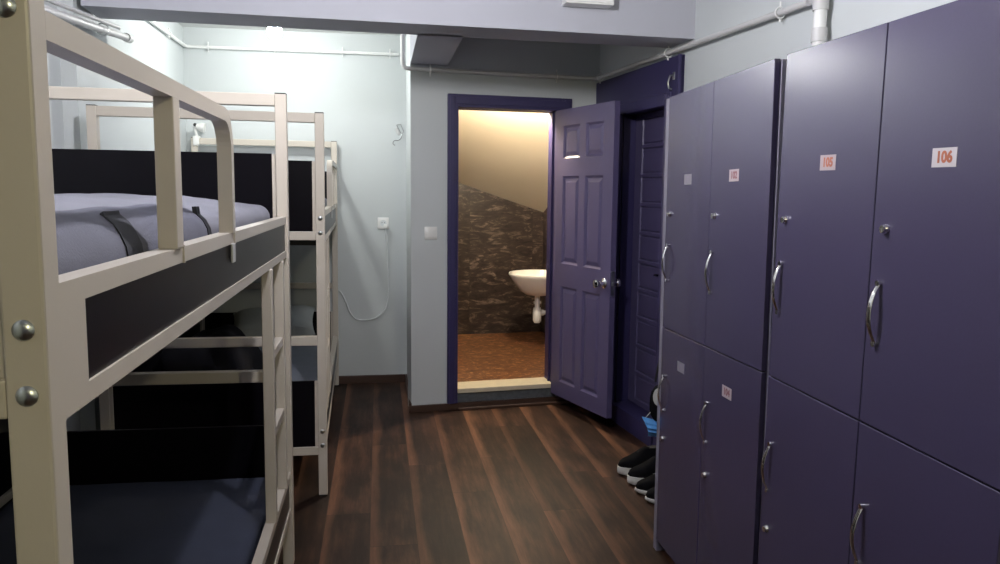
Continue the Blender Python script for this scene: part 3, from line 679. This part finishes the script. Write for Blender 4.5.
# ------------------------------------------------------------------ electrical bits
def tube_lamp(name, loc, mname, label, base, r=0.018, hl=0.075):
    root = tag(empty(name, loc), label, 'lamp')
    MB().tube([(0, 0, -hl), (0, 0, hl)], r, seg=24, cap=False).build('lit_tube', mname, root, smooth=True)
    MB().lathe([(0, -hl - 0.010), (r, -hl - 0.010), (r * 1.06, -hl), (0, -hl)], seg=24).build('tube_cap', 'plastic', root, smooth=True)
    MB().lathe([(0, hl), (r * 1.06, hl), (r * 1.3, hl + 0.015), (r * 1.1, hl + 0.05), (0, hl + 0.05)], seg=24).build('lamp_holder', 'plastic', root, smooth=True)
    MB().tube([(0, 0, hl + 0.05), (0, 0, base - loc[2] - 0.012)], 0.004, seg=8).build('cord', 'plastic', root)
    k = base - loc[2]
    MB().lathe([(0, k - 0.014), (0.035, k - 0.014), (0.042, k - 0.001), (0, k - 0.001)], seg=20).build('ceiling_rose', 'plastic', root, smooth=True)
    return root
def bulb_thing(name, loc, mname, label, r=0.033, drop=0.0, base=H):
    root = tag(empty(name, loc), label, 'lamp')
    MB().lathe([(0, -r), (r * 0.5, -r * 0.87), (r * 0.87, -r * 0.5), (r, 0), (r * 0.9, r * 0.5), (r * 0.6, r * 1.0), (0.014, r * 1.6), (0, r * 1.6)], seg=24).build('bulb', mname, root, smooth=True)
    MB().lathe([(0, r * 1.4), (0.015, r * 1.4), (0.018, r * 1.8), (0.018, r * 2.4), (0.0, r * 2.4)], seg=20).build('lamp_holder', 'plastic', root, smooth=True)
    k = base - loc[2]
    if k > r * 2.4 + 0.01: MB().tube([(0, 0, r * 2.4), (0, 0, k - 0.012)], 0.004, seg=8).build('cord', 'plastic', root)
    MB().lathe([(0, k - 0.014), (0.035, k - 0.014), (0.042, k - 0.001), (0, k - 0.001)], seg=20).build('ceiling_rose', 'plastic', root, smooth=True)
    return root
bulb_thing('ceiling_lamp', (-0.603, 4.87, 2.360), 'bulb', 'glowing bare bulb under the ceiling near the far wall', r=0.044)
tube_lamp('ceiling_lamp', (0.04, 1.92, 2.395), 'bulbf', 'upright white tube lamp hanging in front of the beam', 2.62)
tube_lamp('ceiling_lamp', (0.90, -1.30, 2.30), 'bulby', 'yellowish upright tube lamp hanging behind the camera', 2.62)
bl_p = D(0.80, 0.26); zz = soff(0.80, 0.26)
bulb_thing('ceiling_lamp', (bl_p.x, bl_p.y, 2.035), 'bulbw', 'warm bulb under the sloping bathroom ceiling', r=0.028, base=zz)
m = MB(); m.box(-0.12, 0.12, -0.08, 0, 0, 0.13, 0.004); jb = empty('junction_box', (1.000, 3.7352, 2.318), ba)
tag(jb, 'white plastic box mounted on the front of the beam', 'box')
m.build('box_body', 'plastic', jb); MB().box(-0.112, 0.112, -0.085, -0.08, 0.008, 0.122, 0.002).build('box_cover', 'plastic', jb)
sw = tag(empty('light_switch', D(0.126, 0, 1.160), DA), 'white square light switch left of the bathroom door', 'light switch')
MB().box(-0.041, 0.041, -0.010, -0.0005, -0.041, 0.041, 0.004).build('switch_plate', 'plastic', sw, smooth=True)
MB().box(-0.028, 0.028, -0.0145, -0.009, -0.028, 0.028, 0.002).build('rocker', 'plastic', sw, smooth=True)
so = tag(empty('wall_socket', (0.035, 5.66, 1.188)), 'white wall socket on the far wall with a charger plugged in', 'socket')
p = MB(); p.box(-0.042, 0.042, -0.010, -0.0005, -0.042, 0.042, 0.004).build('socket_plate', 'plastic', so, smooth=True)
MB().lathe([(0, 0), (0.022, 0), (0.0235, 0.0015), (0.021, 0.0008), (0, 0.0008)], seg=24, M4=Matrix.Translation((0, -0.010, 0)) @ Matrix.Rotation(rad(90), 4, 'X')).build('socket_face', 'cable', so)
for x in (-0.009, 0.009): MB().lathe([(0, 0), (0.003, 0), (0.003, 0.0012), (0, 0.0012)], seg=12, M4=Matrix.Translation((x, -0.010, 0.004)) @ Matrix.Rotation(rad(90), 4, 'X')).build('socket_hole', 'cap', so)
cb = tag(empty('charging_cable', (0.035, 5.66, 1.188)), 'white cable hanging from the socket in a loop towards the bed', 'cable')
MB().box(0.003, 0.030, -0.050, -0.0115, -0.035, -0.008, 0.004).build('plug', 'plastic', cb, smooth=True)
pts = [(0.016, -0.045, -0.035), (0.022, -0.030, -0.10), (0.030, -0.012, -0.25), (0.034, -0.008, -0.45), (0.030, -0.008, -0.56), (0.010, -0.008, -0.635), (-0.055, -0.008, -0.695), (-0.13, -0.008, -0.712), (-0.20, -0.010, -0.705), (-0.245, -0.012, -0.655), (-0.275, -0.015, -0.575), (-0.305, -0.020, -0.510), (-0.340, -0.035, -0.475), (-0.375, -0.040, -0.455)]
def smooth_path(P, n=5):
    P = [Vector(p) for p in P]; out = []
    for i in range(len(P) - 1):
        p0, p1, p2, p3 = P[max(i - 1, 0)], P[i], P[i + 1], P[min(i + 2, len(P) - 1)]
        for k in range(n):
            t = k / n; out.append(0.5 * ((2 * p1) + (p2 - p0) * t + (2 * p0 - 5 * p1 + 4 * p2 - p3) * t * t + (3 * p1 - p0 - 3 * p2 + p3) * t ** 3))
    return out + [P[-1]]
MB().tube(smooth_path(pts), 0.0058, seg=8).build('cord', 'cable', cb, smooth=True)
# wire hook on the far wall
hk = tag(empty('wall_hook', (0.158, 5.66, 1.815)), 'white wire hook on the far wall beside the return wall', 'hook')
MB().box(-0.010, 0.010, -0.006, -0.0005, 0.010, 0.060, 0.002, M4=Matrix.Rotation(rad(-25), 4, 'Y')).build('hook_plate', 'pipe', hk, smooth=True)
MB().tube([(-0.022, -0.009, 0.078), (0.006, -0.009, 0.085), (0.030, -0.010, 0.030), (0.010, -0.010, 0.018), (-0.022, -0.009, 0.078)], 0.0028, seg=8).build('hook_loop', 'hookw', hk, smooth=True)
MB().tube(smooth_path([(0.018, -0.010, 0.024), (0.010, -0.018, -0.010), (-0.010, -0.030, -0.030), (-0.040, -0.038, -0.034), (-0.050, -0.042, -0.055), (-0.036, -0.045, -0.068)]), 0.0032, seg=8).build('hook_wire', 'hookw', hk, smooth=True)
# clip lamp in the far left corner, clamped on the farther bed's end bar
cl = tag(empty('clip_lamp', (-1.225, 5.590, 1.7625)), 'small white clip-on lamp on the farther bed end bar', 'lamp')
MB().box(-0.022, 0.022, -0.030, 0.028, 0.000, 0.020, 0.004).box(-0.020, 0.020, -0.034, -0.0265, -0.045, 0.012, 0.003).build('clamp', 'plastic', cl, smooth=True)
MB().tube([(0, 0, 0.02), (-0.010, 0, 0.06), (-0.006, -0.005, 0.095)], 0.010, seg=12).build('lamp_arm', 'plastic', cl, smooth=True)
MB().lathe([(0, 0), (0.018, 0), (0.030, 0.03), (0.034, 0.055), (0.030, 0.055), (0, 0.04)], seg=20, M4=Matrix.Translation((0.0, -0.006, 0.085)) @ Matrix.Rotation(rad(100), 4, 'Y')).build('lamp_head', 'plastic', cl, smooth=True)
MB().lathe([(0, -0.006), (0.012, -0.006), (0.012, 0.006), (0, 0.006)], seg=14, M4=Matrix.Translation((-0.006, -0.012, 0.095)) @ Matrix.Rotation(rad(90), 4, 'X')).build('joint', 'cap', cl, smooth=True)

# ------------------------------------------------------------------ washbasin
bs = tag(empty('washbasin', D(BU, 1.30, 0.742), DA), 'white washbasin fixed to the tiled bathroom wall', 'washbasin')
m = MB(); rings = []
def basin_ring(s, z, back=0.0):
    pts = []
    for k in range(32):
        a = 2 * math.pi * k / 32
        x = -0.260 + math.cos(a) * 0.262 * s; y = math.sin(a) * 0.245 * s
        if x > -0.05 * 1: x = min(x, -0.002)
        pts.append((min(x, -0.002), y, z))
    return pts
outer = [(0.25, -0.185), (0.45, -0.175), (0.64, -0.140), (0.82, -0.080), (0.94, -0.030), (1.0, -0.008), (1.0, 0.004), (0.985, 0.010)]
inner = [(0.93, 0.006), (0.88, -0.020), (0.78, -0.070), (0.60, -0.115), (0.30, -0.135), (0.08, -0.138)]
m.loft([basin_ring(s_, z_) for s_, z_ in outer + inner])
m.build('basin', 'ceramic', bs, smooth=True)
MB().box(-0.085, -0.002, -0.12, 0.12, -0.03, 0.012, 0.008).build('tap_ledge', 'ceramic', bs, smooth=True)
m = MB(); m.lathe([(0, 0), (0.022, 0), (0.020, 0.045), (0.014, 0.055), (0, 0.057)], seg=16, M4=Matrix.Translation((-0.045, 0, 0.010)))
m.tube([(-0.045, 0, 0.045), (-0.10, 0, 0.062), (-0.155, 0, 0.055), (-0.160, 0, 0.040)], 0.010, seg=12); m.tube([(-0.045, 0, 0.065), (-0.065, 0, 0.085), (-0.125, 0, 0.105)], [0.008, 0.007, 0.006], seg=10)
m.build('tap', 'chrome', bs, smooth=True)
m = MB(); xx = -0.275
m.tube([(xx, 0, -0.18), (xx, 0, -0.29)], 0.022, seg=16); m.tube([(xx, 0, -0.238), (xx, 0, -0.256)], 0.031, seg=16)
m.lathe([(0, -0.42), (0.025, -0.42), (0.036, -0.40), (0.036, -0.31), (0.030, -0.29), (0, -0.29)], seg=20, M4=Matrix.Translation((xx, 0, 0)))
m.tube([(xx, 0, -0.335), (xx + 0.10, 0, -0.335), (-0.001, 0, -0.335)], 0.018, seg=14); m.tube([(xx + 0.03, 0, -0.335), (xx + 0.055, 0, -0.335)], 0.026, seg=14)
m.build('trap', 'plastic', bs, smooth=True)

# ------------------------------------------------------------------ shoes, bag and mask by the far end of the lockers
def shoe(loc, rz, label, L_=0.28, white=0.030, up=0.085, sk=True):
    root = tag(empty('sneaker', loc, rz), label, 'shoe', 'black sneakers beside the lockers')
    # toe points to local -x ; outline half widths along the length
    def outline(x):    # x 0 toe .. 1 heel
        pts = [(0, 0.0), (0.04, 0.022), (0.12, 0.037), (0.28, 0.046), (0.5, 0.040), (0.7, 0.035), (0.88, 0.034), (0.97, 0.024), (1.0, 0.0)]
        for (a, b_), (c_, d_) in zip(pts, pts[1:]):
            if x <= c_: t = (x - a) / (c_ - a); t = t * t * (3 - 2 * t); return b_ + (d_ - b_) * t
        return 0
    n = 22; m = MB(); rings = []
    loop = [k / n for k in range(n + 1)]
    def loopat(scale, z, lift=0.0):
        pts = [((x - 0.5) * L_ * (1 + (scale - 1) * 0.35), outline(x) * scale, z + lift * max(0, 0.25 - x)) for x in loop] + [((x - 0.5) * L_ * (1 + (scale - 1) * 0.35), -outline(x) * scale, z + lift * max(0, 0.25 - x)) for x in loop[-2:0:-1]]
        return pts
    m.loft([loopat(0.96, 0.0, 0.04), loopat(1.05, 0.006, 0.04), loopat(1.08, white * 0.6, 0.02), loopat(1.05, white, 0.02), loopat(0.9, white + 0.001, 0.02)])
    m.build('sole', 'sole', root, smooth=True)
    # upper: cross sections along the length
    m = MB(); rings = []; K = 14
    prof = [(0.015, 0.020), (0.06, 0.034), (0.14, 0.043), (0.26, 0.052), (0.38, 0.070), (0.48, 0.088), (0.56, up + 0.008), (0.7, up - 0.004), (0.85, up), (0.95, up + 0.010), (0.99, up * 0.75)]
    for x, h in prof:
        wv = max(0.010, outline(x) * 0.99); r_ = []
        for k in range(K + 1):
            a = math.pi * k / K
            cy = math.copysign(abs(math.cos(a)) ** 0.7, math.cos(a)); sz = abs(math.sin(a)) ** 0.75
            nar = 1 - 0.35 * sz * min(1, max(0, (x - 0.2) * 3))
            r_.append(((x - 0.5) * L_, wv * cy * nar, white - 0.002 + (h) * sz))
        rings.append(r_)
    m.loft(rings); m.build('upper', 'shoe', root, smooth=True)
    m = MB()
    if sk:
        for i in range(4):
            x = -0.13 * L_ + i * 0.022; h = white + 0.066 + i * 0.010
            m.tube([(x, -0.024, h - 0.008), (x + 0.003, 0, h + 0.002), (x, 0.024, h - 0.008)], 0.0028, seg=6)
        m.build('laces', 'lace', root, smooth=True)
    # opening
    m = MB(); m.lathe([(0, 0), (1, 0), (1.0, 0.004), (0, 0.002)], seg=20, sx=0.052, sy=0.020, center=(0.24 * L_, 0, white + up - 0.004)); m.build('collar', 'cap', root, smooth=True)
    return root
shoe((1.335, 3.64, 0), rad(12), 'black sneaker with thick white sole, farthest of the floor shoes', 0.29, 0.042, 0.085, False)
shoe((1.345, 3.50, 0), rad(8), 'black sneaker with thick white sole, second from the back', 0.29, 0.042, 0.085, False)
shoe((1.338, 3.375, 0), rad(2), 'black low sneaker with grey laces, second from the lockers', 0.27, 0.022, 0.060, True)
shoe((1.345, 3.262, 0), rad(0), 'black low sneaker nearest to the locker end', 0.26, 0.022, 0.056, True)

# hook with a bag and a mask on the far end of the lockers
bg = tag(empty('shoulder_bag', (1.175, 2.898, 0.578)), 'black bag with a pale patch hanging at the locker end', 'bag')
m = MB(); rings = []
for k in range(9):
    t = -1 + 2 * k / 8; s_ = math.sqrt(max(0.02, 1 - abs(t) ** 3))
    rings.append([(0.092 * s_ * math.cos(a), 0.038 * s_ * math.sin(a), 0.095 * t) for a in [2 * math.pi * j / 20 for j in range(20)]])
m.loft(rings); m.build('bag_body', 'shoe', bg, smooth=True)
m = MB(); m.lathe([(0, 0), (0.036, 0), (0.036, 0.004), (0, 0.006)], seg=24, sx=0.6, sy=1.0, M4=Matrix.Translation((-0.066, -0.030, 0.035)) @ Matrix.Rotation(rad(-120), 4, 'Z') @ Matrix.Rotation(rad(90), 4, 'Y') @ Matrix.Rotation(rad(90), 4, 'Z')); m.build('patch', 'lace', bg, smooth=True)
m = MB(); m.tube(smooth_path([(-0.07, 0.0, 0.09), (-0.05, -0.01, 0.20), (0.03, -0.02, 0.28), (0.07, -0.01, 0.18), (0.08, 0, 0.08)]), 0.005, seg=8); m.build('strap', 'cap', bg, smooth=True)
mk = tag(empty('face_mask', (1.095, 2.892, 0.472)), 'light blue pleated face mask hanging below the black bag', 'mask')
m = MB(); rows = []
for i in range(10):
    t = i / 9; row = []
    for j in range(9):
        s_ = j / 8; row.append((-0.045 + s_ * 0.17 + 0.03 * t, -0.030 * math.sin(math.pi * t) + (0.005 if i % 2 else -0.002) + 0.01 * math.sin(3 * s_), 0.055 - 0.055 * s_ - t * (0.085 - 0.0 * s_) + 0.02 * s_ * t))
    rows.append(row)
vs = [p for r in rows for p in r] + [(p[0], p[1] + 0.0025, p[2]) for r in rows for p in r]; fs = []; nb = 90
for i in range(9):
    for j in range(8):
        q = [i * 9 + j, i * 9 + j + 1, (i + 1) * 9 + j + 1, (i + 1) * 9 + j]; fs.append(q); fs.append([nb + k for k in q[::-1]])
for i in range(9): fs.append([i * 9, (i + 1) * 9, nb + (i + 1) * 9, nb + i * 9]); fs.append([i * 9 + 8, nb + i * 9 + 8, nb + (i + 1) * 9 + 8, (i + 1) * 9 + 8])
for j in range(8): fs.append([j, nb + j, nb + j + 1, j + 1]); fs.append([81 + j, 82 + j, nb + 82 + j, nb + 81 + j])
m.poly(vs, fs); m.build('mask_cloth', 'mask', mk, smooth=True)
m = MB(); m.tube(smooth_path([(-0.030, 0.002, 0.046), (0.0, 0.004, 0.075), (0.04, 0.006, 0.08), (0.06, 0.004, 0.05)]), 0.0010, seg=6); m.build('ear_loop', 'plastic', mk, smooth=True)

# ------------------------------------------------------------------ world, camera, view
wd = bpy.data.worlds.new('world'); S.world = wd; wd.use_nodes = True
wd.node_tree.nodes['Background'].inputs[0].default_value = (0.02, 0.02, 0.025, 1); wd.node_tree.nodes['Background'].inputs[1].default_value = 0.2
cd = bpy.data.cameras.new('camera'); cam = bpy.data.objects.new('camera', cd); COL.objects.link(cam); S.camera = cam
yaw, pit, rol = rad(9.06), rad(6.78), rad(0.6)
f = Vector((math.sin(yaw) * math.cos(pit), math.cos(yaw) * math.cos(pit), -math.sin(pit)))
r = Vector((math.cos(yaw), -math.sin(yaw), 0)); u = r.cross(f)
r2 = r * math.cos(rol) + u * math.sin(rol); u2 = -r * math.sin(rol) + u * math.cos(rol)
m4 = Matrix((r2, u2, -f)).transposed().to_4x4(); m4.translation = Vector((0, 0, 1.43)); cam.matrix_world = m4
cd.sensor_width = 36; cd.sensor_fit = 'HORIZONTAL'; cd.lens = 765 / 1000 * 36; cd.clip_start = 0.02
vs_ = S.view_settings; vs_.view_transform = 'Standard'; vs_.look = 'None'; vs_.gamma = 1; vs_.use_curve_mapping = False; vs_.exposure = 0.0
S.cycles.max_bounces = 10; S.cycles.diffuse_bounces = 6
